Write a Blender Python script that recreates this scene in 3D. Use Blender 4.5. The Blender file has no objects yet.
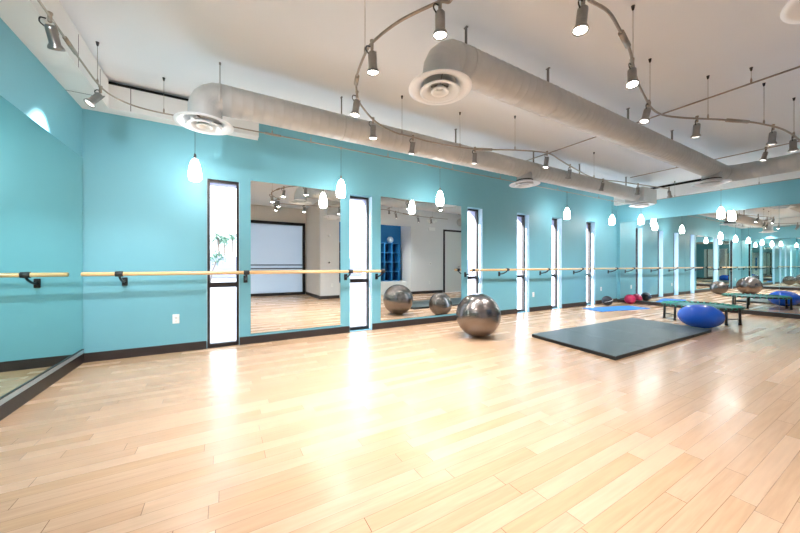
import bpy, bmesh, math, random
from mathutils import Vector, Matrix
random.seed(7)
S = bpy.context.scene
C = S.collection
PI = math.pi

# ------------------------------------------------------------------ camera model (measured from the photograph)
FPX, HC, VY = 309.0, 1.10, 265.0
AZ = math.radians(60.26)
FW = (math.cos(AZ), math.sin(AZ)); RT = (math.sin(AZ), -math.cos(AZ))
XL, XR, YB, CEIL = -1.378, 10.18, 4.79, 3.20     # left wall, right wall, back wall, ceiling
def ray(x):
    u = (x-400)/FPX
    return FW[0]+u*RT[0], FW[1]+u*RT[1]
def atz(x, y, z):
    d = FPX*(HC-z)/(y-VY); r = ray(x); return Vector((r[0]*d, r[1]*d, z))
def aty(x, y, Y):
    r = ray(x); d = Y/r[1]; return Vector((r[0]*d, Y, HC+(VY-y)/FPX*d))
def atx(x, y, X):
    r = ray(x); d = X/r[0]; return Vector((X, r[1]*d, HC+(VY-y)/FPX*d))

cam = bpy.data.cameras.new('camera'); co = bpy.data.objects.new('camera', cam); C.objects.link(co)
cam.sensor_width = 36; cam.lens = FPX/800*36; cam.shift_y = -(266.5-VY)/800
cam.clip_start = .02; cam.clip_end = 400
co.location = (0, 0, HC); co.rotation_euler = (PI/2, 0, AZ-PI/2)
S.camera = co

# ------------------------------------------------------------------ materials
def srgb(r, g, b):
    f = lambda c: (c/255/12.92) if c <= 10 else ((c/255+.055)/1.055)**2.4
    return (f(r), f(g), f(b), 1)
def mat(name, col, rough=.5, metal=0, noise=0, scale=8, bump=0, bscale=60, emit=None, es=0, spec=.5, coat=0):
    m = bpy.data.materials.new(name); m.use_nodes = True
    nt = m.node_tree; N = nt.nodes; L = nt.links
    b = N['Principled BSDF']
    b.inputs['Roughness'].default_value = rough; b.inputs['Metallic'].default_value = metal
    b.inputs['Specular IOR Level'].default_value = spec
    if coat: b.inputs['Coat Weight'].default_value = coat; b.inputs['Coat Roughness'].default_value = .12
    tc = N.new('ShaderNodeTexCoord')
    n = N.new('ShaderNodeTexNoise'); n.inputs['Scale'].default_value = scale; n.inputs['Detail'].default_value = 4
    L.new(tc.outputs['Object'], n.inputs['Vector'])
    mx = N.new('ShaderNodeMix'); mx.data_type = 'RGBA'
    k = noise
    mx.inputs['A'].default_value = (col[0]*(1-k), col[1]*(1-k), col[2]*(1-k), 1)
    mx.inputs['B'].default_value = (min(1, col[0]*(1+k)), min(1, col[1]*(1+k)), min(1, col[2]*(1+k)), 1)
    L.new(n.outputs['Fac'], mx.inputs['Factor']); L.new(mx.outputs['Result'], b.inputs['Base Color'])
    if bump:
        n2 = N.new('ShaderNodeTexNoise'); n2.inputs['Scale'].default_value = bscale
        L.new(tc.outputs['Object'], n2.inputs['Vector'])
        bp = N.new('ShaderNodeBump'); bp.inputs['Strength'].default_value = bump; bp.inputs['Distance'].default_value = .004
        L.new(n2.outputs['Fac'], bp.inputs['Height']); L.new(bp.outputs['Normal'], b.inputs['Normal'])
    if emit:
        b.inputs['Emission Color'].default_value = emit; b.inputs['Emission Strength'].default_value = es
    return m

M = {}
M['teal'] = mat('teal_paint', (.155, .41, .49, 1), .5, noise=.04, scale=3, bump=.15, bscale=220)
M['ceil'] = mat('ceiling_paint', (.74, .775, .82, 1), .9, noise=.03, scale=1.2, bump=.1, bscale=90)
M['bulk'] = mat('bulkhead_paint', (.72, .72, .71, 1), .75, noise=.05, scale=4)
M['gap'] = mat('gap_shade', (.012, .010, .009, 1), .9)
M['beige'] = mat('beige_wall_paint', (.66, .61, .56, 1), .8, noise=.03, scale=3)
M['white_wall'] = mat('white_wall_paint', (.70, .70, .70, 1), .8, noise=.03, scale=3)
M['base'] = mat('brown_vinyl_base', (.030, .021, .019, 1), .4, noise=.2, scale=30)
M['bronze'] = mat('dark_bronze_metal', (.022, .016, .015, 1), .4, .3, noise=.2, scale=20)
M['duct'] = mat('painted_duct', (.53, .525, .51, 1), .55, .15, noise=.10, scale=9)
M['strap'] = mat('galvanised_strap', (.22, .20, .18, 1), .5, .5)
M['diff'] = mat('diffuser_white', (.82, .84, .86, 1), .4, noise=.02)
M['reveal'] = mat('daylit_reveal_tint', (.50, .70, .80, 1), .5)  # pale colour puts bright daylight into the jamb faces
M['chrome'] = mat('satin_nickel', (.30, .285, .27, 1), .28, .9, noise=.15, scale=40)
M['rail'] = mat('rail_metal', (.36, .31, .26, 1), .38, .85, noise=.2, scale=40)
M['dark_metal'] = mat('dark_metal', (.05, .045, .042, 1), .4, .6, noise=.2)
M['black'] = mat('black_plastic', (.012, .012, .013, 1), .4, noise=.2)
M['cable'] = mat('cable_steel', (.30, .28, .25, 1), .4, .6)
M['plate'] = mat('white_plastic', (.82, .82, .80, 1), .4)
M['bulb'] = mat('lit_bulb', (1, 1, 1, 1), .3, emit=(1, .95, .86, 1), es=35)
M['bulb_dim'] = mat('lit_reflector', (.8, .8, .8, 1), .15, .6, emit=(1, .95, .88, 1), es=1.6)
M['shade'] = mat('opal_glass', (.9, .9, .9, 1), .2, emit=(1, .98, .95, 1), es=24)
M['mat_grey'] = mat('grey_vinyl', (.058, .082, .086, 1), .42, noise=.15, scale=7, bump=.3, bscale=160)
M['mat_side'] = mat('black_vinyl', (.012, .013, .014, 1), .5)
M['blue_mat'] = mat('blue_foam', (.015, .20, .62, 1), .6, noise=.1)
M['blue_ball'] = mat('blue_vinyl', (.008, .12, .72, 1), .2, noise=.12, scale=3, spec=.6)
M['red_ball'] = mat('crimson_rubber', (.42, .012, .07, 1), .35, noise=.1)
M['black_ball'] = mat('black_rubber', (.012, .014, .02, 1), .35)
M['cubby'] = mat('navy_laminate', (.02, .17, .38, 1), .5, noise=.1)
M['cubby_in'] = mat('dark_navy_laminate', (.008, .04, .10, 1), .6)
M['blue_wall'] = mat('deep_blue_paint', (.01, .16, .38, 1), .6)
M['door'] = mat('painted_door', (.66, .68, .66, 1), .5)
M['concrete'] = mat('outdoor_concrete', (.10, .105, .125, 1), .9, noise=.12, scale=.8)
M['stucco'] = mat('outdoor_stucco', (.40, .39, .50, 1), .9, noise=.05)
M['bark'] = mat('palm_bark', (.20, .16, .13, 1), .9, noise=.3, scale=3)
M['frond'] = mat('palm_frond', (.10, .20, .13, 1), .7, noise=.3, scale=2)
M['wrap'] = mat('green_bungee', (.03, .30, .22, 1), .5)
M['jump'] = mat('jump_fabric', (.03, .16, .17, 1), .6)
M['silver_trim'] = mat('pale_channel', (.50, .60, .66, 1), .3, .5)

def wood_rail():
    m = mat('varnished_oak', (.80, .50, .22, 1), .3, noise=.0, coat=.4)
    nt = m.node_tree; N = nt.nodes; L = nt.links; b = N['Principled BSDF']
    tc = N.new('ShaderNodeTexCoord'); mp = N.new('ShaderNodeMapping'); mp.inputs['Scale'].default_value = (1.5, 40, 40)
    n = N.new('ShaderNodeTexNoise'); n.inputs['Scale'].default_value = 2; n.inputs['Detail'].default_value = 6
    r = N.new('ShaderNodeValToRGB'); r.color_ramp.elements[0].color = (.62, .34, .13, 1); r.color_ramp.elements[1].color = (.88, .62, .32, 1)
    L.new(tc.outputs['Object'], mp.inputs['Vector']); L.new(mp.outputs['Vector'], n.inputs['Vector'])
    L.new(n.outputs['Fac'], r.inputs['Fac']); L.new(r.outputs['Color'], b.inputs['Base Color'])
    return m
M['oak'] = wood_rail()

def mirror(name, col):
    m = bpy.data.materials.new(name); m.use_nodes = True
    b = m.node_tree.nodes['Principled BSDF']
    b.inputs['Metallic'].default_value = 1; b.inputs['Roughness'].default_value = .0; b.inputs['Base Color'].default_value = col
    return m
M['mirror'] = mirror('mirror_glass', (.90, .93, .92, 1))
M['mirror_green'] = mirror('mirror_glass_greenish', (.64, .81, .78, 1))

def glass():
    m = bpy.data.materials.new('clear_pane'); m.use_nodes = True
    nt = m.node_tree; N = nt.nodes; L = nt.links; N.remove(N['Principled BSDF'])
    t = N.new('ShaderNodeBsdfTransparent'); t.inputs['Color'].default_value = (.92, .95, .97, 1)
    g = N.new('ShaderNodeBsdfGlossy'); g.inputs['Roughness'].default_value = .02
    lw = N.new('ShaderNodeLayerWeight'); p = N.new('ShaderNodeMath'); p.operation = 'POWER'; p.inputs[1].default_value = 5
    L.new(lw.outputs['Facing'], p.inputs[0])
    f = N.new('ShaderNodeMath'); f.operation = 'MULTIPLY_ADD'; f.inputs[1].default_value = .7; f.inputs[2].default_value = .03
    L.new(p.outputs[0], f.inputs[0])
    x = N.new('ShaderNodeMixShader'); L.new(f.outputs[0], x.inputs['Fac']); L.new(t.outputs[0], x.inputs[1]); L.new(g.outputs[0], x.inputs[2])
    L.new(x.outputs[0], N['Material Output'].inputs['Surface'])
    return m
M['glass'] = glass()
def frosted():
    m = bpy.data.materials.new('frosted_panel'); m.use_nodes = True
    nt = m.node_tree; N = nt.nodes; L = nt.links; N.remove(N['Principled BSDF'])
    t = N.new('ShaderNodeBsdfTranslucent'); t.inputs['Color'].default_value = (.50, .56, .62, 1)
    g = N.new('ShaderNodeBsdfDiffuse'); g.inputs['Color'].default_value = (.75, .78, .82, 1)
    x = N.new('ShaderNodeMixShader'); x.inputs['Fac'].default_value = .45
    L.new(t.outputs[0], x.inputs[1]); L.new(g.outputs[0], x.inputs[2])
    L.new(x.outputs[0], N['Material Output'].inputs['Surface'])
    return m
M['frost'] = frosted()

def floor_mat():
    m = bpy.data.materials.new('maple_planks'); m.use_nodes = True
    nt = m.node_tree; N = nt.nodes; L = nt.links; b = N['Principled BSDF']
    geo = N.new('ShaderNodeNewGeometry'); sep = N.new('ShaderNodeSeparateXYZ'); L.new(geo.outputs['Position'], sep.inputs[0])
    def math_(op, a, bb=None, c=None):
        n = N.new('ShaderNodeMath'); n.operation = op
        for i, v in enumerate((a, bb, c)):
            if v is None: continue
            if isinstance(v, (int, float)): n.inputs[i].default_value = v
            else: L.new(v, n.inputs[i])
        return n.outputs[0]
    W, LEN = .083, 1.05
    ry = math_('DIVIDE', sep.outputs['Y'], W); row = math_('FLOOR', ry); fy = math_('FRACT', ry)
    wn = N.new('ShaderNodeTexWhiteNoise'); wn.noise_dimensions = '1D'; L.new(row, wn.inputs['W'])
    rx = math_('ADD', math_('DIVIDE', sep.outputs['X'], LEN), math_('MULTIPLY', wn.outputs['Value'], 7.3))
    colx = math_('FLOOR', rx); fx = math_('FRACT', rx)
    cb = N.new('ShaderNodeCombineXYZ'); L.new(row, cb.inputs[0]); L.new(colx, cb.inputs[1])
    w2 = N.new('ShaderNodeTexWhiteNoise'); w2.noise_dimensions = '2D'; L.new(cb.outputs[0], w2.inputs['Vector'])
    ramp = N.new('ShaderNodeValToRGB'); e = ramp.color_ramp.elements
    e[0].position = 0; e[0].color = (.56, .35, .20, 1); e[1].position = 1; e[1].color = (.635, .42, .27, 1)
    k = e.new(.25); k.color = (.565, .352, .212, 1); k = e.new(.7); k.color = (.595, .382, .24, 1)
    L.new(w2.outputs['Value'], ramp.inputs['Fac'])
    # grain
    mp = N.new('ShaderNodeMapping'); mp.inputs['Scale'].default_value = (2.2, 34, 1)
    ad = N.new('ShaderNodeVectorMath'); ad.operation = 'ADD'; L.new(geo.outputs['Position'], ad.inputs[0])
    L.new(w2.outputs['Color'], ad.inputs[1]); L.new(ad.outputs[0], mp.inputs['Vector'])
    gn = N.new('ShaderNodeTexNoise'); gn.inputs['Scale'].default_value = 1.6; gn.inputs['Detail'].default_value = 6; L.new(mp.outputs[0], gn.inputs['Vector'])
    gm = N.new('ShaderNodeMix'); gm.data_type = 'RGBA'; gm.blend_type = 'MULTIPLY'; gm.inputs['Factor'].default_value = .35
    gr = N.new('ShaderNodeValToRGB'); gr.color_ramp.elements[0].position = .3; gr.color_ramp.elements[0].color = (.62, .55, .5, 1); gr.color_ramp.elements[1].position = .65
    L.new(gn.outputs['Fac'], gr.inputs['Fac']); L.new(ramp.outputs['Color'], gm.inputs['A']); L.new(gr.outputs['Color'], gm.inputs['B'])
    # seams
    s1 = math_('LESS_THAN', math_('MULTIPLY', math_('MINIMUM', fy, math_('SUBTRACT', 1, fy)), W), .0010)
    s2 = math_('LESS_THAN', math_('MULTIPLY', math_('MINIMUM', fx, math_('SUBTRACT', 1, fx)), LEN), .0016)
    sm = math_('MAXIMUM', math_('MULTIPLY', s1, .75), s2)
    sx = N.new('ShaderNodeMix'); sx.data_type = 'RGBA'; L.new(sm, sx.inputs['Factor']); L.new(gm.outputs['Result'], sx.inputs['A']); sx.inputs['B'].default_value = (.20, .10, .05, 1)
    L.new(sx.outputs['Result'], b.inputs['Base Color'])
    rr = N.new('ShaderNodeMapRange'); rr.inputs['To Min'].default_value = .20; rr.inputs['To Max'].default_value = .30
    L.new(w2.outputs['Value'], rr.inputs['Value']); L.new(rr.outputs[0], b.inputs['Roughness'])
    b.inputs['Specular IOR Level'].default_value = .42
    bp = N.new('ShaderNodeBump'); bp.inputs['Strength'].default_value = .25; bp.inputs['Distance'].default_value = .001
    L.new(math_('SUBTRACT', 1, sm), bp.inputs['Height']); L.new(bp.outputs['Normal'], b.inputs['Normal'])
    return m
M['floor'] = floor_mat()

def ball_mat(name, col, metal, rough):
    m = bpy.data.materials.new(name); m.use_nodes = True
    nt = m.node_tree; N = nt.nodes; L = nt.links; b = N['Principled BSDF']
    b.inputs['Base Color'].default_value = col; b.inputs['Metallic'].default_value = metal; b.inputs['Roughness'].default_value = rough
    tc = N.new('ShaderNodeTexCoord'); w = N.new('ShaderNodeTexWave'); w.bands_direction = 'Z'; w.inputs['Scale'].default_value = 14
    L.new(tc.outputs['Object'], w.inputs['Vector'])
    bp = N.new('ShaderNodeBump'); bp.inputs['Strength'].default_value = .12; bp.inputs['Distance'].default_value = .004
    L.new(w.outputs['Fac'], bp.inputs['Height']); L.new(bp.outputs['Normal'], b.inputs['Normal'])
    return m
M['silver_ball'] = ball_mat('pewter_vinyl', (.24, .21, .195, 1), .95, .23)

# ------------------------------------------------------------------ mesh helpers
class MB:
    def __init__(s): s.bm = bmesh.new()
    def box(s, x0, x1, y0, y1, z0, z1, bev=0, rot=None, piv=None):
        t = bmesh.new(); bmesh.ops.create_cube(t, size=1)
        for v in t.verts: v.co = Vector(((x0+x1)/2+v.co.x*(x1-x0), (y0+y1)/2+v.co.y*(y1-y0), (z0+z1)/2+v.co.z*(z1-z0)))
        if bev: bmesh.ops.bevel(t, geom=t.edges[:], offset=bev, segments=2, affect='EDGES', profile=.5)
        s.merge(t, rot, piv); return s
    def merge(s, t, rot=None, piv=None):
        if rot is not None:
            p = Vector(piv or (0, 0, 0))
            for v in t.verts: v.co = rot @ (v.co-p)+p
        me = bpy.data.meshes.new('tmp'); t.to_mesh(me); t.free(); s.bm.from_mesh(me); bpy.data.meshes.remove(me)
    def lathe(s, prof, n=32, axis='Z', o=(0, 0, 0), close=False, smooth=True):
        rings = []
        o = Vector(o)
        for r, z in prof:
            ring = []
            for i in range(n):
                a = 2*PI*i/n; c, q = r*math.cos(a), r*math.sin(a)
                v = {'Z': (c, q, z), 'X': (z, c, q), 'Y': (q, z, c)}[axis]
                ring.append(s.bm.verts.new(Vector(v)+o))
            rings.append(ring)
        prs = list(zip(rings, rings[1:]))
        if close: prs.append((rings[-1], rings[0]))
        for a, b in prs:
            for i in range(n):
                j = (i+1) % n
                f = s.bm.faces.new((a[i], a[j], b[j], b[i])); f.smooth = smooth
        if not close:
            for ring, (r, z) in ((rings[0], prof[0]), (rings[-1], prof[-1])):
                if r > 1e-4:
                    try: s.bm.faces.new(ring)
                    except ValueError: pass
        return s
    def tube(s, pts, r, n=8, radii=None):
        pts = [Vector(p) for p in pts]; rings = []
        up = Vector((0, 0, 1)); prev = None
        for i, p in enumerate(pts):
            t = (pts[min(i+1, len(pts)-1)]-pts[max(i-1, 0)]).normalized()
            if prev is None:
                a = t.cross(up)
                if a.length < 1e-3: a = t.cross(Vector((1, 0, 0)))
                a.normalize()
            else:
                a = (prev-t*prev.dot(t))
                if a.length < 1e-4: a = t.cross(Vector((1, 0, .1)))
                a.normalize()
            prev = a; b = t.cross(a)
            rr = radii[i] if radii else r
            rings.append([s.bm.verts.new(p+a*rr*math.cos(2*PI*k/n)+b*rr*math.sin(2*PI*k/n)) for k in range(n)])
        for A, B in zip(rings, rings[1:]):
            for i in range(n):
                f = s.bm.faces.new((A[i], A[(i+1) % n], B[(i+1) % n], B[i])); f.smooth = True
        s.bm.faces.new(rings[0]); s.bm.faces.new(rings[-1])
        return s
    def build(s, name, m, parent=None, loc=None, shift=None):
        if shift is not None:
            for v in s.bm.verts: v.co -= Vector(shift)
        bmesh.ops.remove_doubles(s.bm, verts=s.bm.verts[:], dist=1e-6)
        bmesh.ops.recalc_face_normals(s.bm, faces=s.bm.faces[:])
        me = bpy.data.meshes.new(name); s.bm.to_mesh(me); s.bm.free()
        me.materials.append(m); o = bpy.data.objects.new(name, me); C.objects.link(o)
        if parent: o.parent = parent
        if loc is not None: o.location = loc
        return o
def spline(pts, n=10):
    pts = [Vector(p) for p in pts]; out = []
    P = [pts[0]*2-pts[1]]+pts+[pts[-1]*2-pts[-2]]
    for i in range(1, len(P)-2):
        for k in range(n):
            t = k/n; a, b, c, d = P[i-1], P[i], P[i+1], P[i+2]
            out.append(.5*((2*b)+(c-a)*t+(2*a-5*b+4*c-d)*t*t+(3*b-a-3*c+d)*t**3))
    out.append(pts[-1]); return out
def tag(o, label=None, cat=None, group=None, kind=None):
    for k, v in (('label', label), ('category', cat), ('group', group), ('kind', kind)):
        if v: o[k] = v
    return o
def empty(name, loc, rz=0):
    o = bpy.data.objects.new(name, None); C.objects.link(o); o.location = loc; o.rotation_euler = (0, 0, rz); o.empty_display_size = .1
    return o
def copy_tree(o, parent=None):
    c = o.copy(); C.objects.link(c)
    if parent: c.parent = parent
    for ch in list(o.children): copy_tree(ch, c)
    return c
def struct(name, mb, m, parent=None):
    o = mb.build(name, m, parent); o['kind'] = 'structure'; return o

# ------------------------------------------------------------------ the setting
Y0 = -2.30      # far end of the alcove behind the camera
YO = -.30       # opposite wall
struct('floor', MB().box(XL-.1, XR+.1, Y0-.1, YB+.02, -.12, 0), M['floor'])
struct('ceiling', MB().box(XL-.1, XR+.1, Y0-.1, YB+.6, CEIL, CEIL+.15), M['ceil'])
# windows: left edge, right edge, top
WIN = [(-.19, .19, 2.24), (1.79, 2.19, 2.26), (4.32, 4.74, 2.28), (5.81, 6.23, 2.28), (7.07, 7.48, 2.29), (8.58, 9.02, 2.30)]
WT = .20
w = MB(); x = XL-.3
for a, b, t in WIN:
    w.box(x, a, YB+WT+.001, YB+.42, -.3, CEIL+.5); w.box(a, b, YB+WT+.001, YB+.42, t, CEIL+.5); x = b
w.box(x, XR+.3, YB+WT+.001, YB+.42, -.3, CEIL+.5)
struct('wall_outside', w, M['stucco'])
w = MB(); x = XL-.3
for a, b, t in WIN:
    w.box(x, a, YB, YB+WT, -.12, CEIL); w.box(a, b, YB, YB+WT, t, CEIL); w.box(a, b, YB, YB+WT, -.12, .0); x = b
w.box(x, XR+.3, YB, YB+WT, -.12, CEIL)
struct('wall_back', w, M['teal'])
struct('wall_left', MB().box(XL-.2, XL, Y0-.2, YB, 0, CEIL), M['teal'])
struct('wall_right', MB().box(XR, XR+.2, YO-.2, YB, 0, CEIL), M['teal'])
bb = MB(); x = XL
for a, b, t in WIN:
    bb.box(x, a-.003, YB-.012, YB, 0, .105, .003); x = b+.003
bb.box(x, XR, YB-.012, YB, 0, .105, .003)
struct('baseboard_back', bb, M['base'])
struct('baseboard_left', MB().box(XL, XL+.014, Y0, YB-.012, 0, .105, .003), M['base'])
struct('baseboard_right', MB().box(XR-.014, XR, YO, YB-.012, 0, .09, .003), M['base'])
# opposite side of the room (seen in the mirrors)
AX0, AX1 = -.55, 2.66
ow = MB()
ow.box(XL, AX0, Y0-.15, Y0, 0, CEIL); ow.box(AX0, AX1, Y0-.15, Y0, 2.66, CEIL); ow.box(AX1, 2.70, Y0-.15, Y0, 0, CEIL)
ow.box(2.70, 2.82, Y0-.15, YO-.121, 0, CEIL)
struct('wall_alcove', ow, M['beige'])
ow = MB()
ow.box(2.70, 3.32, YO-.12, YO, 0, CEIL); ow.box(3.32, 6.1, YO-.12, YO, 2.55, CEIL)
ow.box(6.1, 6.35, YO-.75, YO+.001, 0, CEIL); ow.box(6.35, 7.62, YO-.12, YO, 0, CEIL)
ow.box(7.62, 9.42, YO-.12, YO, 2.52, CEIL); ow.box(9.42, XR, YO-.12, YO, 0, CEIL)
ow.box(3.2, 3.32, YO-.75, YO-.1205, 0, CEIL)
struct('wall_front', ow, M['white_wall'])
struct('wall_niche', MB().box(3.2, 6.35, YO-.85, YO-.75, 0, 2.7), M['blue_wall'])
struct('baseboard_front', MB().box(2.69, 3.32, YO, YO+.012, 0, .105).box(6.1, 7.6, YO, YO+.012, 0, .105).box(9.44, XR, YO, YO+.012, 0, .105).box(2.688, 2.70, Y0, YO, 0, .105), M['base'])
# door on the opposite wall
dr = struct('door_1', MB().box(7.62, 7.70, YO-.10, YO+.02, 0, 2.52).box(9.34, 9.42, YO-.10, YO+.02, 0, 2.52).box(7.70, 9.34, YO-.10, YO+.02, 2.45, 2.52), M['bronze'])
dl = struct('door_leaf', MB().box(7.70, 8.515, YO-.07, YO-.025, 0.005, 2.45, .004).box(8.525, 9.34, YO-.07, YO-.025, 0.005, 2.45, .004), M['door'], dr)
struct('door_handle', MB().tube([(8.46, YO-.03, 1.02), (8.46, YO+.03, 1.02), (8.36, YO+.03, 1.02)], .012), M['dark_metal'], dl)
# frosted glazing in the alcove
fr = MB()
fr.box(AX0, AX0+.07, Y0-.06, Y0+.05, 0, 2.66).box(AX1-.09, AX1, Y0-.06, Y0+.05, 0, 2.66).box(AX0+.07, AX1-.09, Y0-.06, Y0+.05, 2.56, 2.66).box(AX0+.07, AX1-.09, Y0-.06, Y0+.05, 0, .10)
g = struct('window_7', fr, M['bronze'])
struct('frosted_glass', MB().box(AX0+.07, AX1-.09, Y0-.02, Y0-.005, .10, 2.56), M['frost'], g)
struct('push_bar', MB().tube([(AX0+.07, Y0+.03, 1.10), (AX1-.09, Y0+.03, 1.10)], .018).tube([(AX0+.07, Y0+.03, .97), (AX1-.09, Y0+.03, .97)], .018), M['dark_metal'], g)

# window frames with glass
for i, (a, b, t) in enumerate(WIN):
    f = MB(); y0, y1 = YB+.125, YB+.19; k = .035
    if i == 0: y0, y1 = YB+.02, YB+.09
    f.box(a, a+k, y0, y1, 0, t).box(b-k, b, y0, y1, 0, t).box(a+k, b-k, y0, y1, t-k, t).box(a+k, b-k, y0, y1, 0, .05)
    wf = struct('window_%d' % (i+1), f, M['bronze'])
    rv = MB().box(b-.004, b, YB+.0005, y0, .0, t).box(a, a+.004, YB+.0005, y0, .0, t)  # thin linings over the teal jambs, tinted to look daylit
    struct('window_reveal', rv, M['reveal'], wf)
    struct('crossbar', MB().box(a+k, b-k, y0, y1, .80, .865), M['bronze'], wf)
    struct('glass_pane', MB().box(a+k, b-k, y0+.03, y0+.036, .05, .80).box(a+k, b-k, y0+.03, y0+.036, .865, t-k), M['glass'], wf)

# bulkheads round the ceiling, with near-black strips painting the shade in the gap above
BZ, BT = 2.86, 3.13
bk = MB().box(XL, -1.12, Y0, 4.63, BZ, BT+.045)
struct('trim_1', bk, M['bulk'])
struct('trim_2', MB().box(XL, .42, 4.63, YB, BZ, BT), M['bulk'])
struct('trim_3', MB().box(XR-.17, XR, YO, YB, BZ, BT), M['bulk'])
for n, q in (('shade_strip_1', (XL, .42, 4.72, YB, BT, CEIL)), ('shade_strip_2', (XR-.09, XR, YO, YB, BT, CEIL))):
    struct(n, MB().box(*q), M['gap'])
# panel joints of the bulkhead
struct('trim_6', MB().box(-1.3775, -1.118, 2.62, 2.628, BZ-.002, BT+.02).box(-1.3775, -1.118, 4.36, 4.366, BZ-.002, BT+.02).box(-1.122, -1.119, 3.80, 3.81, BZ, BT+.02).box(-.93, -.924, 4.628, 4.66, BZ+.01, BT-.002).box(-.02, -.014, 4.628, 4.66, BZ+.01, BT-.002), M['dark_metal'])

# ------------------------------------------------------------------ mirrors
def wall_mirror(name, bx, m, label, group=None):
    o = MB().box(*bx).build(name, m); tag(o, label, 'mirror', group)
    return o
wall_mirror('wall_mirror', (.33, 1.63, YB-.008, YB-.001, .14, 2.28), M['mirror'], 'frameless wall mirror between the two leftmost windows of the long teal wall')
wall_mirror('wall_mirror', (2.35, 4.15, YB-.008, YB-.001, .14, 2.28), M['mirror'], 'frameless wall mirror directly behind the big pewter ball, reflecting blue cubbies')
wall_mirror('wall_mirror', (XL+.001, XL+.009, -2.25, YB-.016, .155, 2.30), M['mirror_green'], 'large greenish mirror covering the left wall below the teal band')
struct('trim_7', MB().box(XL+.001, XL+.018, -2.25, YB-.016, .112, .153), M['silver_trim'])
struct('trim_8', MB().box(XL+.001, XL+.02, -2.25, YB-.016, .1535, .158), M['black'])
for y0, y1, lb in ((3.222, 4.70, 'mirror panel on the far right wall, farthest of its three, next to the room corner'),
                   (1.693, 3.218, 'mirror panel on the far right wall, middle one, behind the mini trampoline'),
                   (.20, 1.689, 'mirror panel on the far right wall, nearest one, cut by the right photo edge')):
    wall_mirror('wall_mirror', (XR-.009, XR-.001, y0, y1, .10, 2.35), M['mirror'], lb)

# ------------------------------------------------------------------ ballet barres
ZB, YR = 1.0, 4.56
def make_bracket():
    r = empty('bracket', (0, 0, 0))
    return r
def bracket_parts(parent, X):
    b = MB()
    b.tube(spline([(0, -.012, -.085), (0, -.05, -.095), (0, -.13, -.078), (0, -.20, -.045), (0, -.228, -.008)], 6), .0125, 10)
    arm = b.build('bracket', M['black'], parent, (X, YB, ZB))
    MB().box(-.026, .026, -.016, 0, -.145, -.045, .006).build('wall_plate', M['black'], arm)
    MB().lathe([(.0265, -.035), (.031, -.033), (.031, .033), (.0265, .035)], 24, 'X', (0, YR-YB, 0)).build('clamp', M['black'], arm)
    return arm
proto_arm = None
def barre(name, x0, x1, brs, label):
    global proto_arm
    r = empty(name, ((x0+x1)/2, YR, ZB)); tag(r, label, 'ballet barre')
    cx = (x0+x1)/2
    rail = MB().lathe([(.0, x0-cx), (.018, x0-cx), (.0225, x0-cx+.006), (.0225, x1-cx-.006), (.018, x1-cx), (0, x1-cx)], 24, 'X').build('rail', M['oak'], r)
    for X in brs:
        if proto_arm is None:
            a = bracket_parts(r, 0); proto_arm = a
        else:
            a = copy_tree(proto_arm, r)
        a.location = (X-cx, YB-YR, 0)
    return r
bx_ = lambda *q: [aty(v, 100, YB).x for v in q]
barre('ballet_barre', aty(81.3, 0, YR).x, aty(382.5, 0, YR).x, bx_(125, 245.5, 345.5, 376.5), 'honey wooden ballet barre crossing the two leftmost windows, near end of the wall')
barre('ballet_barre', aty(469.5, 0, YR).x, 10.15, bx_(465, 499, 540, 573.5, 608), 'honey wooden ballet barre on the far half of the teal wall, running to the corner')

# ------------------------------------------------------------------ outlets and small wall plates
def outlet_proto():
    r = empty('wall_outlet', (0, 0, 0))
    MB().box(-.036, .036, -.006, 0, -.058, .058, .003).build('cover_plate', M['plate'], r)
    MB().lathe([(0, -.0085), (.016, -.0085), (.017, -.006)], 20, 'Y', (0, 0, .022)).build('socket', M['plate'], r)
    MB().lathe([(0, -.0085), (.016, -.0085), (.017, -.006)], 20, 'Y', (0, 0, -.022)).build('socket', M['plate'], r)
    for sk in [c_ for c_ in r.children if c_.name.startswith('socket')]:
        zc = .022 if sk.name == 'socket' else -.022
        for x0 in (-.008, .005): MB().box(x0, x0+.003, -.0092, -.006, zc-.005, zc+.006).build('slot', M['black'], sk)
    return r
op = outlet_proto()
for i, (X, z, lb) in enumerate([(-.52, .42, 'white wall outlet low on teal wall left of the leftmost window'), (6.37, .40, 'white wall outlet low on teal wall, between the fourth and fifth windows from the left'), (9.31, .42, 'white wall outlet low on teal wall above the black ball in the corner')]):
    o = op if i == 0 else copy_tree(op)
    o.location = (X, YB, z); tag(o, lb, 'outlet')
for X, z, lb in [(3.08, .44, 'white outlet on the beige wall seen in the left mirror'), (6.95, .42, 'white outlet beside the double door seen in the mirror behind the ball')]:
    o = copy_tree(op); o.location = (X, YO, z); o.rotation_euler = (0, 0, PI); tag(o, lb, 'outlet')
def disc(name, X, z, r, label, cat, m2=None):
    t = empty(name, (X, YO, z)); tag(t, label, cat)
    MB().lathe([(r, 0), (r, .018), (r*.85, .026), (0, .026)], 28, 'Y').build('housing', M['plate'], t)
    if m2: MB().lathe([(r*.55, .026), (r*.55, .030), (0, .030)], 24, 'Y').build('dial', m2, t)
disc('thermostat', 2.98, 1.18, .055, 'round white thermostat with dark dial on the beige wall in the left mirror', 'thermostat', M['dark_metal'])
disc('wall_sensor', 2.98, 2.06, .05, 'round white sensor high on the beige wall in the left mirror', 'sensor', M['diff'])
t = empty('light_switch', (7.0, YO, 1.15)); tag(t, 'white light switch beside the dark framed double door', 'light switch')
MB().box(-.04, .04, 0, .007, -.06, .06, .003).build('cover_plate', M['plate'], t); MB().box(-.012, .012, .007, .014, -.025, .025, .003).build('rocker', M['chrome'], t)
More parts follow.
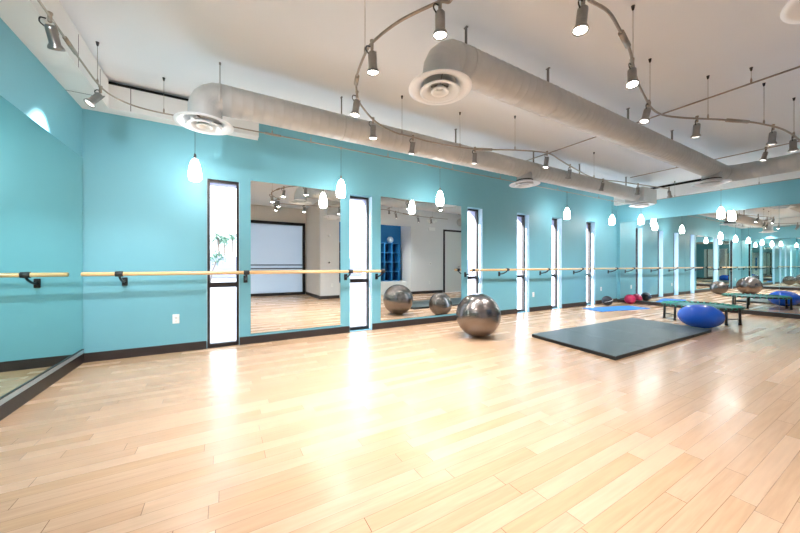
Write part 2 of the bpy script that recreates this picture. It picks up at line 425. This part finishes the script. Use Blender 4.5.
def emergency(X, z, label):
    t = empty('emergency_light', (X, YO, z)); tag(t, label, 'emergency light')
    MB().box(-.15, .15, 0, .09, -.05, .05, .012).build('housing', M['plate'], t)
    for s in (-.19, .19):
        MB().lathe([(.02, -.01), (.045, .03), (.05, .06), (.0, .064)], 20, 'Y', (s, .03, .04)).build('lamp_head', M['plate'], t)
emergency(7.02, 2.78, 'white emergency light with two lamp heads high beside the double door')
emergency(3.06, 2.62, 'white twin head emergency light high on the beige wall in the left mirror')
t = MB().box(6.9, 7.2, YO, YO+.05, 2.44, 2.56, .01).build('wall_speaker', M['plate']); tag(t, 'small white box under the emergency light beside the double door', 'speaker')

# cubby shelf in the niche
cb = empty('cubby_shelf', (4.7, YO-.6, 0)); tag(cb, 'tall navy blue cubby shelf above a white bench, seen in the mirror', 'shelf')
sx0, sx1, sz0, sz1, n, m_ = -1.36, 1.12, .50, 1.92, 8, 4
c = MB().box(sx0, sx1, -.15, -.135, sz0, sz1)
c.build('back_panel', M['cubby_in'], cb)
for i in range(n+1):
    xx = sx0+(sx1-sx0)*i/n; MB().box(xx-.018, xx+.018, -.135, .22, sz0, sz1, .002).build('upright', M['blue_wall'], cb)
for j in range(m_+1):
    zz = sz0+(sz1-sz0)*j/m_; MB().box(sx0+.018, sx1-.018, -.135, .215, zz-.010, zz+.010).build('shelf_board', M['cubby'], cb)
t = MB().box(3.33, 6.08, YO-.745, YO-.25, 0, .488, .01).build('storage_bench', M['door']); tag(t, 'white built in bench beneath the navy cubby shelf', 'bench')
t = MB().lathe([(0.001, 0), (.06, .008), (.11, .05), (.125, .12), (.11, .19), (.06, .235), (.001, .245)], 28).build('foam_ball', M['silver_trim'], None, (5.5, YO-.52, 1.93)); tag(t, 'pale blue ball on top of the cubby shelf in the mirror', 'ball')
t = MB().box(-.1, .1, -.07, .07, 0, .10, .015).build('storage_box', M['red_ball'], None, (4.95, YO-.5, 1.93)); tag(t, 'small red box on top of the cubby shelf in the mirror', 'box')

# ------------------------------------------------------------------ ducts
def ridged(x0, x1, r, step=.10):
    prof = []; x = x0
    while x < x1-.001:
        e = min(x+step, x1)
        prof += [(r, x), (r, max(x, e-.014)), (r+.0024, max(x, e-.009)), (r+.0024, max(x, e-.005)), (r, e)]
        x = e
    return prof
DR = .15
def hanger(parent, X, Y, z0):
    h = MB().box(X-.004, X+.004, Y-.012, Y+.012, z0-.01, CEIL-.012)
    h.box(X-.010, X+.010, Y-.02, Y+.02, CEIL-.008, CEIL-.001)
    return h.build('hanger_strap', M['strap'], parent)
def strap_ring(parent, X, Y, Z):
    MB().lathe([(DR+.0005, -.012), (DR+.004, -.012), (DR+.004, .012), (DR+.0005, .012)], 36, 'X', (X, Y, Z), close=True).build('clamp_ring', M['duct'], parent)
def elbow_down(parent, X, Y, Z, zbot, sgn=-1):
    # segmented elbow turning from the +X run down to the diffuser
    R = .15; pts = [Vector((X+R*0+.0, Y, Z))]
    path = []
    for k in range(0, 6):
        a = PI/2*k/5
        path.append((X-R*math.sin(a), Y, Z-R*(1-math.cos(a))))
    path.append((X-R, Y, zbot))
    e = MB(); e.tube(path, DR, 36, [DR, DR*1.015, DR*1.0, DR*1.0, DR*.99, DR*.98, DR*.98])
    for f in e.bm.faces: f.smooth = False
    e.build('elbow', M['duct'], parent)
    return X-R
Y1, Z1 = 3.72, 2.82
d1 = empty('air_duct', (0, Y1, Z1)); tag(d1, 'long round beige air duct nearest the teal wall, turning down above the left window', 'duct')
def rel(o, parent): o.location = (-parent.location[0], -parent.location[1], -parent.location[2])
def duct_run(parent, x0, x1, Y, Z, axis='X'):
    o = MB().lathe(ridged(x0, x1, DR), 40, axis, (0, Y, Z) if axis == 'X' else (Y, 0, Z)).build('duct_run', M['duct'], parent)
    return o
duct_run(d1, -.02, 8.75, Y1, Z1); xe1 = elbow_down(d1, -.015, Y1, Z1, 2.58)
for X in [aty(q, 100, Y1).x for q in (220, 341.5, 455.7, 533.5, 579.5, 626)]: hanger(d1, X, Y1, Z1+DR); strap_ring(d1, X, Y1, Z1)
MB().box(8.72, 9.40, Y1-.20, Y1+.20, Z1-.19, Z1+.16, .01).build('plenum_box', M['duct'], d1)
for X in (4.71, 9.1): MB().lathe([(.15, 2.56), (.13, 2.62), (.13, Z1-.02)], 28, 'Z', (X, Y1, 0)).build('drop_collar', M['duct'], d1)
for o in d1.children: rel(o, d1)
Y2, Z2 = 2.08, 2.85
d2 = empty('air_duct', (1.8, Y2, Z2)); tag(d2, 'large beige air duct down the middle of the ceiling, joining the cross duct', 'duct')
duct_run(d2, 1.72, 8.22, Y2, Z2); elbow_down(d2, 1.725, Y2, Z2, 2.62)
for X in [aty(q, 100, Y2).x for q in (466, 548, 628, 672)]: hanger(d2, X, Y2, Z2+DR); strap_ring(d2, X, Y2, Z2)
MB().lathe([(.15, 2.62), (.13, 2.68), (.13, Z2-.02)], 28, 'Z', (7.73, Y2, 0)).build('drop_collar', M['duct'], d2)
for o in d2.children: rel(o, d2)
# cross duct with a rounded corner
d3 = empty('air_duct', (8.4, 1.2, Z2)); tag(d3, 'beige cross duct parallel to the mirrored far wall, at the upper right', 'duct')
cr = [(8.18, Y2, Z2)]
for k in range(1, 8):
    a = PI/2*k/8; cr.append((8.22+.24*math.sin(a), Y2-.24*(1-math.cos(a)), Z2))
cr.append((8.46, Y2-.26, Z2))
MB().tube(cr, DR+.004, 36).build('corner_elbow', M['duct'], d3)
duct_run(d3, YO+.005, Y2-.25, 8.46, Z2, 'Y')
for o in d3.children: rel(o, d3)
d4 = empty('air_duct', (2.6, .20, Z2)); tag(d4, 'beige air duct behind the camera line, seen only in the mirrors', 'duct')
duct_run(d4, 3.06, 4.25, .215, Z2); elbow_down(d4, 3.065, .215, Z2, 2.62)
MB().tube(spline([(4.25, .215, Z2), (4.34, .215, Z2+.02), (4.42, .215, Z2+.12), (4.44, .215, Z2+.22), (4.44, .215, CEIL-.002)], 4), DR, 28).build('riser_elbow', M['duct'], d4)
hanger(d4, 3.4, .215, Z2+DR)
for o in d4.children: rel(o, d4)

# ------------------------------------------------------------------ round diffusers
def diffuser_proto():
    r = empty('air_diffuser', (0, 0, 0))
    def cone(name, r0, z0, r1, z1, rl, t=.008, m='diff'):
        MB().lathe([(r0, z0), (r0+(r1-r0)*.5, z0+(z1-z0)*.62), (r1, z1), (rl, z1-.004), (rl, z1-.004-t*.6), (r1-.002, z1-t-.004), (r0+(r1-r0)*.5-.004, z0+(z1-z0)*.62-t), (r0-.006, z0-t)], 48, close=True).build(name, M[m], r)
    cone('outer_cone', .135, .055, .225, .004, .262)
    MB().lathe([(.001, .075), (.14, .075), (.14, .050), (.125, .045), (.001, .070)], 40).build('throat', M['black'], r)
    cone('middle_cone', .080, .030, .145, -.022, .166)
    cone('inner_cone', .035, .012, .062, -.022, .075)
    MB().lathe([(0.001, .0), (.03, .0), (.034, .012), (.001, .014)], 24).build('center_cap', M['diff'], r)
    for a in (0, 2*PI/3, 4*PI/3):
        MB().box(.02, .15, -.004, .004, .028, .040, 0, Matrix.Rotation(a, 3, 'Z')).build('strut', M['chrome'], r)
    return r
DF = [((xe1, Y1, 2.535), 'round white air diffuser at the left duct end, above the leftmost window'),
      ((1.573, Y2, 2.577), 'largest round white air diffuser in view, at the near end of the middle duct'),
      ((4.71, Y1, 2.555), 'round white air diffuser halfway along the duct nearest the teal wall'),
      ((9.1, Y1, 2.60), 'round white air diffuser under the duct box by the far corner'),
      ((7.73, Y2, 2.595), 'round white air diffuser near the far end of the middle duct'),
      ((2.912, .215, 2.58), 'white air diffuser cut off by the top right corner of the photo')]
dp = diffuser_proto()
for i, (p, lb) in enumerate(DF):
    o = dp if i == 0 else copy_tree(dp); o.location = p; tag(o, lb, 'air vent', 'round ceiling diffusers under the ducts')

# ------------------------------------------------------------------ rails, suspension cables
ZR, ZP = 2.72, 2.80
def rail(name, pts, label, cables, joints=(), r=.010, samples=8, smooth=True):
    base = Vector(pts[0]); o = empty(name, base); tag(o, label, 'track rail')
    path = spline(pts, samples) if smooth else [Vector(p) for p in pts]
    MB().tube(path, r, 10).build('rail_tube', M['rail'], o, shift=base)
    for q in cables:
        q = Vector(q)
        c = MB().tube([q+Vector((0, 0, .01)), (q.x, q.y, CEIL-.03)], .0022, 6)
        co_ = c.build('suspension_cable', M['cable'], o, shift=base)
        MB().lathe([(.004, .0), (.008, .0), (.009, .03), (.004, .05)], 14, 'Z', (q.x, q.y, q.z+.006)).build('cable_grip', M['rail'], co_, shift=base)
        MB().lathe([(.004, CEIL-.04), (.008, CEIL-.032), (.014, CEIL-.002), (.001, CEIL-.001)], 16, 'Z', (q.x, q.y, 0)).build('ceiling_mount', M['dark_metal'], co_, shift=base)
    for a, b in joints:
        MB().tube([a, b], r*1.9, 12).build('rail_connector', M['rail'], o, shift=base)
    return o
TA = [(451, 0), (438, 2.5), (400, 21), (374, 41), (365, 54), (357, 75), (356, 85), (358, 98), (363, 108), (376, 122), (394, 132), (410, 136.5), (436, 143), (474.5, 149), (515, 150), (546.7, 153), (560, 160), (570, 166), (594, 178), (622, 182), (645, 185.4), (669.5, 188.8)]
TB = [(589, 0), (608.5, 12), (620.5, 31.5), (629.5, 49.5), (633, 65), (638, 83), (646, 99), (652.5, 109), (663, 115), (680, 117.5), (697, 118.5), (725, 120), (750, 122), (765, 124.6), (780, 128.4), (793, 135), (806, 146)]
pa = [atz(x, y, ZR) for x, y in TA]; pb = [atz(x, y, ZR) for x, y in TB]
mid = [Vector((ray(q)[0]*d_, ray(q)[1]*d_, ZR)) for q, d_ in ((585, 1.72), (560, 1.52), (520, 1.42), (480, 1.50), (460, 1.68))]
def cab(px): return [atz(x, y, ZR) for x, y in px]
rail('track_rail', [pb[0]]+mid+pa, 'curving metal light track snaking over the left half and along the near wall duct',
     cab([(365, 54), (402, 134.5), (460, 147.2), (515, 150), (594, 178)]), [(atz(357.3, 76, ZR), atz(356, 84, ZR)), (atz(474, 149, ZR), atz(492, 149.7, ZR))])
rail('track_rail', pb, 'curving metal light track sweeping round at the upper right under the ceiling',
     cab([(633, 65), (650, 106), (708, 119), (764, 124.6), (794, 136)]), [(atz(621, 32.5, ZR), atz(628, 46, ZR)), (atz(727, 120.2, ZR), atz(748, 121.8, ZR))])
# the straight cross tracks run over the middle duct
for X, y0, y1, lb, cbs in ((4.87, .1, 4.08, 'straight thin cross track over the middle duct, the nearer one', (1.0, 2.35)), (7.8, .4, 3.4, 'straight thin cross track over the middle duct, the farther one', (1.4, 2.6))):
    rail('track_rail', [(X, y0, 3.03), (X, y1, 3.03)], lb, [(X, q, 3.03) for q in cbs], (), .009, smooth=False)
# perimeter rail carrying the pendants
YP, XP = 4.32, 9.80
per = [(-1.03, -.2, ZP), (-1.03, 1.2, ZP), (-1.03, 2.6, ZP), (-1.03, 3.6, ZP), (-1.01, 4.02, ZP), (-.90, 4.22, ZP), (-.70, YP-.01, ZP), (-.3, YP, ZP), (1.5, YP, ZP), (4, YP, ZP), (7, YP, ZP), (9.3, YP, ZP), (9.68, 4.24, ZP), (XP, 3.95, ZP), (XP, 3, ZP), (XP, 1.5, ZP), (XP, .4, ZP)]
rail('track_rail', per, 'thin metal light track following the walls, carrying the white pendants',
     [(-1.03, 2.85, ZP), (-1.03, 3.94, ZP), (-.58, YP, ZP), (.55, YP, ZP), (1.05, YP, ZP), (2.25, YP, ZP), (3.55, YP, ZP), (4.75, YP, ZP), (6.6, YP, ZP), (8.3, YP, ZP), (XP, 3.3, ZP), (XP, 1.9, ZP)],
     [((-1.03, 3.25, ZP), (-1.03, 3.45, ZP)), ((.46, YP, ZP), (.66, YP, ZP)), ((3.02, YP, ZP), (3.22, YP, ZP))], r=.008)

# ------------------------------------------------------------------ spotlight heads
def spot_proto(bulb):
    r = empty('track_spotlight', (0, 0, 0))
    MB().lathe([(.008, -.042), (.012, -.038), (.012, .012), (.016, .014), (.016, .026), (.006, .030)], 16).build('rail_clip', M['rail'], r)
    b = MB().lathe([(.001, .0), (.022, -.002), (.030, -.012), (.031, -.030), (.031, -.112), (.033, -.116), (.042, -.130), (.045, -.142), (.041, -.142), (.036, -.128)], 28).build('lamp_body', M['chrome'], r, (0, 0, -.055))
    MB().lathe([(.030, -.124), (.040, -.126), (.046, -.145), (.043, -.149), (.038, -.146), (.034, -.134)], 28, close=True).build('bezel', M['chrome'], b)
    MB().lathe([(.001, -.150), (.020, -.149), (.036, -.142), (.034, -.134), (.001, -.130)], 24).build('lens', M[bulb], b)
    MB().tube(spline([(-.028, 0, -.02), (-.048, 0, .002), (-.040, 0, .028), (-.012, 0, .030)], 6), .0045, 8).build('power_lead', M['black'], b)
    MB().box(.026, .034, -.006, .006, -.055, .006, .001).build('swivel_arm', M['chrome'], b)
    return r
sp_lit = spot_proto('bulb')
# (px, py of the rail attachment, z, aim vector, power, label)
sp_dim = spot_proto('bulb_dim'); dims = []
def head(p, aim, power, label, used=[0], dim=False, size=105, warm=(.92, .96, 1)):
    if dim: o = sp_dim if not dims else copy_tree(sp_dim); dims.append(o)
    else: o = sp_lit if used[0] == 0 else copy_tree(sp_lit); used[0] += 1
    o.location = p; tag(o, label, 'spotlight', 'spotlights on the ceiling tracks')
    body = [c_ for c_ in o.children if c_.name.startswith('lamp_body')][0]
    a = Vector(aim).normalized()
    q = Vector((0, 0, -1)).rotation_difference(a)
    body.rotation_mode = 'QUATERNION'; body.rotation_quaternion = q
    if power:
        l = bpy.data.lights.new('spot_beam', 'SPOT'); l.energy = power; l.spot_size = math.radians(size); l.spot_blend = 1
        l.color = warm; l.shadow_soft_size = .035
        lo = bpy.data.objects.new('spot_beam', l); C.objects.link(lo)
        lo.location = Vector(p)+Vector((0, 0, -.055))+a*.17
        lo.rotation_mode = 'QUATERNION'; lo.rotation_quaternion = q
    return o
SP = 80
D = (0, 0, -1)
H = [((440, 2), ZR, (.05, .05, -1), .7, 'lit spotlight at the top centre of the photo, above the largest round vent'),
     ((372, 44), ZR, (.1, .1, -1), 1, 'lit spotlight hanging where the curved track bends, left of the largest round vent'),
     ((357, 94), ZR, (-.1, .1, -1), 1, 'lit spotlight hanging in front of the near wall duct, leftmost on the S-shaped track'),
     ((373, 120), ZR, (.05, .1, -1), 1, 'spotlight before the near wall duct, second from left on the S-shaped track'),
     ((413, 137.5), ZR, (0, .3, -1), 1.3, 'spotlight before the near wall duct, straight above the second wall mirror'),
     ((475, 149), ZR, (0, .1, -1), 1, 'unlit looking spotlight before the near wall duct, left of the middle round vent'),
     ((547, 153), ZR, (.05, .22, -1), 1.3, 'spotlight just right of the middle round vent, at the track branch'),
     ((570, 166), ZR, (.15, .35, -1), 1.5, 'spotlight second to the right of the middle round vent'),
     ((603, 180), ZR, (.15, .35, -1), 1.5, 'spotlight third to the right of the middle round vent'),
     ((638, 184.6), ZR, (.4, .3, -1), 1.5, 'spotlight directly above the vent in the far corner'),
     ((669, 188.5), ZR, (1, .2, -1.2), 2, 'last spotlight on the S-shaped track, tilted toward the mirrored far wall'),
     ((583, -2), ZR, (-.1, .05, -1), .7, 'brightest lit spotlight at the top edge, right of the middle duct end'),
     ((632, 62), ZR, (-.2, -.1, -1), .8, 'spotlight on the steep part of the upper right curved track'),
     ((648, 103), ZR, (-.35, .1, -1), .8, 'grey spotlight at the bottom bend of the upper right curved track'),
     ((697, 118.5), ZR, (.1, .1, -1), .5, 'grey spotlight hanging over the middle duct, first on the level track run'),
     ((773, 126.8), ZR, (.1, .1, -1), .5, 'grey spotlight near the right edge, second on the level track run'),
     ((793, 135), ZR, (.1, .0, -1), .5, 'grey spotlight touching the right edge of the photo'),
     ((766, 149), 3.03, (-.2, .2, -1), .5, 'grey spotlight hanging lower from the farther straight cross track')]
for (px, z, aim, k, lb) in H:
    p = atz(px[0], px[1], z)
    if z > 2.9: p = Vector((7.8, 7.8*ray(766)[1]/ray(766)[0], 3.03))
    head(p, aim, SP*k*(.35 if lb.startswith('grey') else 1), lb, dim=lb.startswith('grey') or lb.startswith('unlit'))
head(Vector((-1.03, 3.02, ZP)), (.05, .75, -1.1), SP*1.25, 'large spotlight at the upper left over the left wall mirror, nearest one', size=60, dim=True)
head(Vector((-1.03, 4.02, ZP)), (-.55, -.30, -1), SP*1.4, 'tilted spotlight in the left corner of the room under the bulkhead', size=60, dim=True)
for (p, aim, k, lb) in (((mid[2].x, mid[2].y), (0, 0, -1), .9, 'added fill spotlight above the camera spot, seen only in the mirrors'),  # extra heads out of frame, added as fill light
                        ((4.87, .3), (.1, -.2, -1), 2, 'added fill spotlight on the nearer straight cross track, seen only in mirrors'),
                        ((-1.03, 1.2), (.28, 1, -.75), 2.0, 'added fill spotlight on the left wall track outside the frame, nearest the camera'),
                        ((-1.03, -.1), (.35, -.3, -1), 3.0, 'added fill spotlight at the end of the left wall track behind the camera')):
    z = ZR if p[0] == mid[2].x else (3.03 if p[0] > 4 else ZP)
    head(Vector((p[0], p[1], z)), aim, SP*k, lb)
# ------------------------------------------------------------------ pendants
def pendant_proto():
    r = empty('pendant_lamp', (0, 0, 0))   # origin at the rail
    zt, zb = -.46, -.715
    MB().tube([(0, 0, -.02), (0, 0, zt+.05)], .0025, 6).build('cord', M['dark_metal'], r)
    MB().lathe([(.004, zt+.06), (.012, zt+.055), (.015, zt), (.020, zt-.008), (.001, zt-.010)], 18).build('socket_cap', M['chrome'], r)
    pr = [(.016, zt), (.028, zt-.015), (.044, zt-.05), (.057, zt-.10), (.064, zt-.15), (.066, zt-.19), (.062, zt-.235), (.052, zb), (.048, zb), (.057, zt-.23), (.060, zt-.19), (.058, zt-.15), (.051, zt-.10), (.038, zt-.05), (.014, zt-.012)]
    MB().lathe(pr, 28, close=True).build('glass_shade', M['shade'], r)
    MB().lathe([(.012, -.02), (.012, .012), (.006, .016)], 14).build('rail_clip', M['rail'], r)
    return r
pp = pendant_proto()
PD = [(195, 'back', 157, 'first white glass pendant from the left, beside the leftmost window'),
      (341, 'back', 178, 'white glass pendant between the first wall mirror and the second window'),
      (440, 'back', 191, 'white glass pendant before the upper right corner of the second wall mirror'),
      (567, 'back', 208, 'white glass pendant beside the fifth window, far part of the teal wall'),
      (612, 'back', 215, 'white glass pendant closest to the far room corner on the teal wall'),
      (641, 'right', 215, 'white glass pendant before the far mirrors, nearest the corner'),
      (721, 'right', 207, 'white glass pendant before the mirrored wall, above the mini trampoline')]
for i, (x, wl, yt, lb) in enumerate(PD):
    o = pp if i == 0 else copy_tree(pp)
    p = aty(x, yt, YP) if wl == 'back' else atx(x, yt, XP)
    dz = p.z-(ZP-.46)
    o.location = (p.x, p.y, ZP); tag(o, lb, 'pendant lamp', 'white glass pendants along the wall track')
    if abs(dz) > .03:
        for ch in o.children:
            nm = ch.name.split('.')[0]
            if nm in ('socket_cap', 'glass_shade'): ch.location = (0, 0, dz)
            if nm == 'cord': ch.scale = (1, 1, (.41-dz)/.41)

# ------------------------------------------------------------------ balls
def ball(name, x, y, r, m, label, cat='exercise ball', plug=True, sc=(1, 1, 1), rz=0):
    n = 40; prof = [(max(.0005, r*math.sin(PI*k/n)), -r*math.cos(PI*k/n)) for k in range(n+1)]
    b = MB().lathe(prof, 56); 
    for v in b.bm.verts:
        v.co.x *= sc[0]; v.co.y *= sc[1]; v.co.z *= sc[2]
        if v.co.z < -r*sc[2]*.985: v.co.z = -r*sc[2]*.985
    o = b.build(name, m, None, (x, y, r*sc[2]*.985)); o.rotation_euler = (0, 0, rz); tag(o, label, cat)
    return o
b1 = ball('exercise_ball', 3.40, 3.53, .335, M['silver_ball'], 'large shiny pewter exercise ball standing on the floor before the second wall mirror')
b1.name = 'exercise_ball'
MB().lathe([(0.001, .004), (.008, .004), (.011, .0), (.011, -.004)], 16, 'Z').build('valve_plug', M['plate'], b1, (0, 0, .334))
ball('exercise_ball', 4.10, 4.16, .25, M['silver_ball'], 'smaller pewter exercise ball hidden behind the large one, seen in the mirrors')
ball('exercise_ball', 7.26, 2.09, .205, M['blue_ball'], 'shiny blue oval exercise ball on the floor before the mini trampoline', sc=(1.5, 1.35, 1), rz=math.radians(-50))
rb = ball('medicine_ball', 9.06, 4.50, .13, M['black_ball'], 'small black medicine ball against the teal wall by the far corner', 'medicine ball')
MB().tube([(.132*math.cos(a)*math.cos(.3), .132*math.sin(a), .132*math.cos(a)*math.sin(.3)) for a in [(-1.2+k*.12) for k in range(21)]], .006, 6).build('seam_band', M['plate'], rb, (0, 0, 0)); rb.rotation_euler = (.3, .2, math.radians(-110))
rb2 = ball('medicine_ball', 9.98, 4.36, .135, M['red_ball'], 'small crimson medicine ball in the far corner below the mirror', 'medicine ball')

# ------------------------------------------------------------------ mats
def quad_mat(name, pts, t, m, label, seams=None, side=None):
    cx = sum(p[0] for p in pts)/4; cy = sum(p[1] for p in pts)/4
    r = empty(name, (cx, cy, 0)); tag(r, label, 'mat')
    def slab(q, z0, z1, nm, mm, bev=.006):
        b = MB(); bm = b.bm
        lo = [bm.verts.new((p[0]-cx, p[1]-cy, z0)) for p in q]; hi = [bm.verts.new((p[0]-cx, p[1]-cy, z1)) for p in q]
        bm.faces.new(lo[::-1]); bm.faces.new(hi)
        for i in range(4): bm.faces.new((lo[i], lo[(i+1) % 4], hi[(i+1) % 4], hi[i]))
        bmesh.ops.bevel(bm, geom=[e for e in bm.edges], offset=bev, segments=2, affect='EDGES', profile=.5)
        return b.build(nm, mm, r)
    return r, slab
P = [(4.09, 3.10), (3.92, 1.86), (6.93, 1.86), (7.09, 3.06)]
lp = lambda a, b, t: (a[0]+(b[0]-a[0])*t, a[1]+(b[1]-a[1])*t)
r, slab = quad_mat('folding_mat', P, .05, M['mat_grey'], 'large dark grey folding exercise mat lying on the wooden floor at centre right')
for k in range(4):
    t0, t1 = k/4+(.0006 if k else 0), (k+1)/4-(.0006 if k < 3 else 0)
    a, b, c_, d_ = lp(P[0], P[3], t0), lp(P[1], P[2], t0), lp(P[1], P[2], t1), lp(P[0], P[3], t1)
    slab([a, b, c_, d_], .0, .040, 'side_panel', M['mat_side'], .004)
    f_ = lambda q: (q[0], q[1])
    slab([a, b, c_, d_], .0405, .048, 'mat_section', M['mat_grey'], .003)
Q = [(7.72, 3.95), (9.30, 3.62), (9.44, 4.16), (7.86, 4.50)]
cx, cy = sum(p[0] for p in Q)/4, sum(p[1] for p in Q)/4
bm_ = MB(); bl = [bm_.bm.verts.new((p[0]-cx, p[1]-cy, z)) for z in (0, .012) for p in Q]
bm_.bm.faces.new(bl[3::-1]); bm_.bm.faces.new(bl[4:])
for i in range(4): bm_.bm.faces.new((bl[i], bl[(i+1) % 4], bl[4+(i+1) % 4], bl[4+i]))
bmesh.ops.bevel(bm_.bm, geom=bm_.bm.edges[:], offset=.003, segments=2, affect='EDGES')
o = bm_.build('yoga_mat', M['blue_mat'], None, (cx, cy, 0)); tag(o, 'flat bright blue yoga mat on the floor before the two small balls', 'mat')

# ------------------------------------------------------------------ mini trampoline
tr = empty('mini_trampoline', (8.32, 2.40, 0)); tag(tr, 'round black framed mini trampoline with green cords before the mirrored wall', 'trampoline')
R, H_ = .58, .295
ring = [(R*math.cos(2*PI*k/48), R*math.sin(2*PI*k/48)) for k in range(48)]
MB().lathe([(R+.018*math.cos(a), H_+.018*math.sin(a)) for a in [2*PI*k/10 for k in range(10)]], 56, close=True).build('frame_ring', M['black'], tr)
MB().lathe([(.001, H_-.008), (.44, H_-.008), (.45, H_-.004), (.44, H_), (.001, H_)], 48).build('jump_surface', M['jump'], tr)
cord0 = None
for k in range(36):
    a = 2*PI*k/36
    if cord0 is None:
        cord0 = MB().tube([(.445, -.012, H_-.004), (R-.005, 0, H_+.014), (R+.021, .004, H_), (R-.002, .008, H_-.02), (.445, .026, H_-.004)], .013, 6).build('bungee_cord', M['wrap'], tr); cc = cord0
    else:
        cc = cord0.copy(); C.objects.link(cc); cc.parent = tr
    cc.rotation_euler = (0, 0, a)
for c_ in (144, 246, 15):
    a, b = math.radians(c_-14), math.radians(c_+14)
    MB().tube([(R*math.cos(a), R*math.sin(a), .11), (R*math.cos(b), R*math.sin(b), .11)], .009, 10).build('leg_brace', M['black'], tr)
leg0 = None
for k in range(6):
    if leg0 is None:
        leg0 = MB().tube([(R, 0, H_), (R+.005, 0, .012)], .019, 12).build('leg', M['black'], tr); ll = leg0
        MB().lathe([(.024, 0), (.024, .03), (.018, .034)], 14, 'Z', (R+.005, 0, 0)).build('rubber_foot', M['black'], leg0)
    else: ll = copy_tree(leg0, tr)
    ll.rotation_euler = (0, 0, math.radians((144, 246, 15)[k//2]+(-14 if k % 2 else 14)))

# ------------------------------------------------------------------ outdoors
def outm(name, mb, m, label, cat): return tag(mb.build(name, m), label, cat)
struct('ground', MB().box(-60, 120, YB+.2, 140, -.25, -.10).box(-60, 120, -60, Y0-.6, -.25, -.10), M['concrete'])
outm('garden_wall', MB().box(-30, 60, 34, 34.4, -.1, 1.9), M['stucco'], 'pale low wall across the street seen through the leftmost window', 'wall')
def palm(X, Y, h, label, s=1):
    t = empty('palm_tree', (X, Y, -.1)); tag(t, label, 'tree', 'palm trees outside the window')
    MB().tube([(0, 0, 0), (.1, 0, h*.5), (.0, 0, h)], .2, 10, [.26*s, .19*s, .17*s]).build('trunk', M['bark'], t)
    f = MB(); random.seed(int(X*10+Y))
    for k in range(44):
        a = 2*PI*k/44+random.uniform(-.1, .1); el = random.uniform(-.5, 1.1); Ln = random.uniform(1.2, 1.7)*s
        pts = []
        for q in range(7):
            u = q/6; rr = Ln*u*math.cos(el*.6); zz = h+Ln*u*math.sin(el)-1.0*s*u*u
            pts.append(Vector((rr*math.cos(a), rr*math.sin(a), zz)))
        side = Vector((-math.sin(a), math.cos(a), 0)); prev = None
        for q, p_ in enumerate(pts):
            wd = .13*s*math.sin(PI*min(1, (q+.7)/7.2))
            cur = (f.bm.verts.new(p_-side*wd-Vector((0, 0, wd*.6))), f.bm.verts.new(p_), f.bm.verts.new(p_+side*wd-Vector((0, 0, wd*.6))))
            if prev:
                f.bm.faces.new((prev[0], prev[1], cur[1], cur[0])); f.bm.faces.new((prev[1], prev[2], cur[2], cur[1]))
            prev = cur
    f.build('fronds', M['frond'], t)
for px, h, lb in ((218, 4.6, 'leftmost palm tree far outside the leftmost window'), (224, 4.3, 'middle palm tree far outside the leftmost window'), (232, 4.7, 'rightmost palm tree far outside the leftmost window')):
    rx, ry = ray(px); dd = {218: 37, 224: 43, 232: 49}[px]; palm(rx/ry*dd, dd, 1.2+(h-1.2)*dd/42, lb, .62)
rx, ry = ray(213.8); X = rx/ry*24
t = empty('desert_shrub', (X, 24, -.1)); tag(t, 'small leaning shrub outside at the lower left of the leftmost window', 'shrub')
MB().tube([(-.2, 0, 0), (-.1, 0, .8), (.15, 0, 1.5)], .05, 8).build('stem', M['bark'], t)
f = MB(); random.seed(3)
for k in range(160):
    c0 = Vector((random.gauss(.15, .28), random.gauss(0, .28), random.gauss(1.75, .22))); a = Vector((random.uniform(-1, 1), random.uniform(-1, 1), random.uniform(-1, 1))).normalized()*.10; b_ = a.cross(Vector((.3, .5, .8))).normalized()*.05
    f.bm.faces.new([f.bm.verts.new(c0+a), f.bm.verts.new(c0+b_), f.bm.verts.new(c0-a), f.bm.verts.new(c0-b_)])
f.build('foliage', M['frond'], t)

# ------------------------------------------------------------------ light
wd = bpy.data.worlds.new('sky'); S.world = wd; wd.use_nodes = True
bg = wd.node_tree.nodes['Background']; bg.inputs['Color'].default_value = (.84, .92, 1, 1); bg.inputs['Strength'].default_value = 3.2
sun = bpy.data.lights.new('sun', 'SUN'); sun.energy = 40; sun.angle = .02; so = bpy.data.objects.new('sun', sun); C.objects.link(so)
so.rotation_mode = 'QUATERNION'; so.rotation_quaternion = Vector((0, 0, -1)).rotation_difference(Vector((1.2, -1, -.95)).normalized())
S.view_settings.view_transform = 'Standard'; S.view_settings.look = 'None'; S.view_settings.gamma = 1; S.view_settings.exposure = .82
S.view_settings.use_curve_mapping = False
S.cycles.max_bounces = 14; S.cycles.diffuse_bounces = 6; S.cycles.glossy_bounces = 9; S.cycles.transparent_max_bounces = 12
S.cycles.sample_clamp_indirect = 8
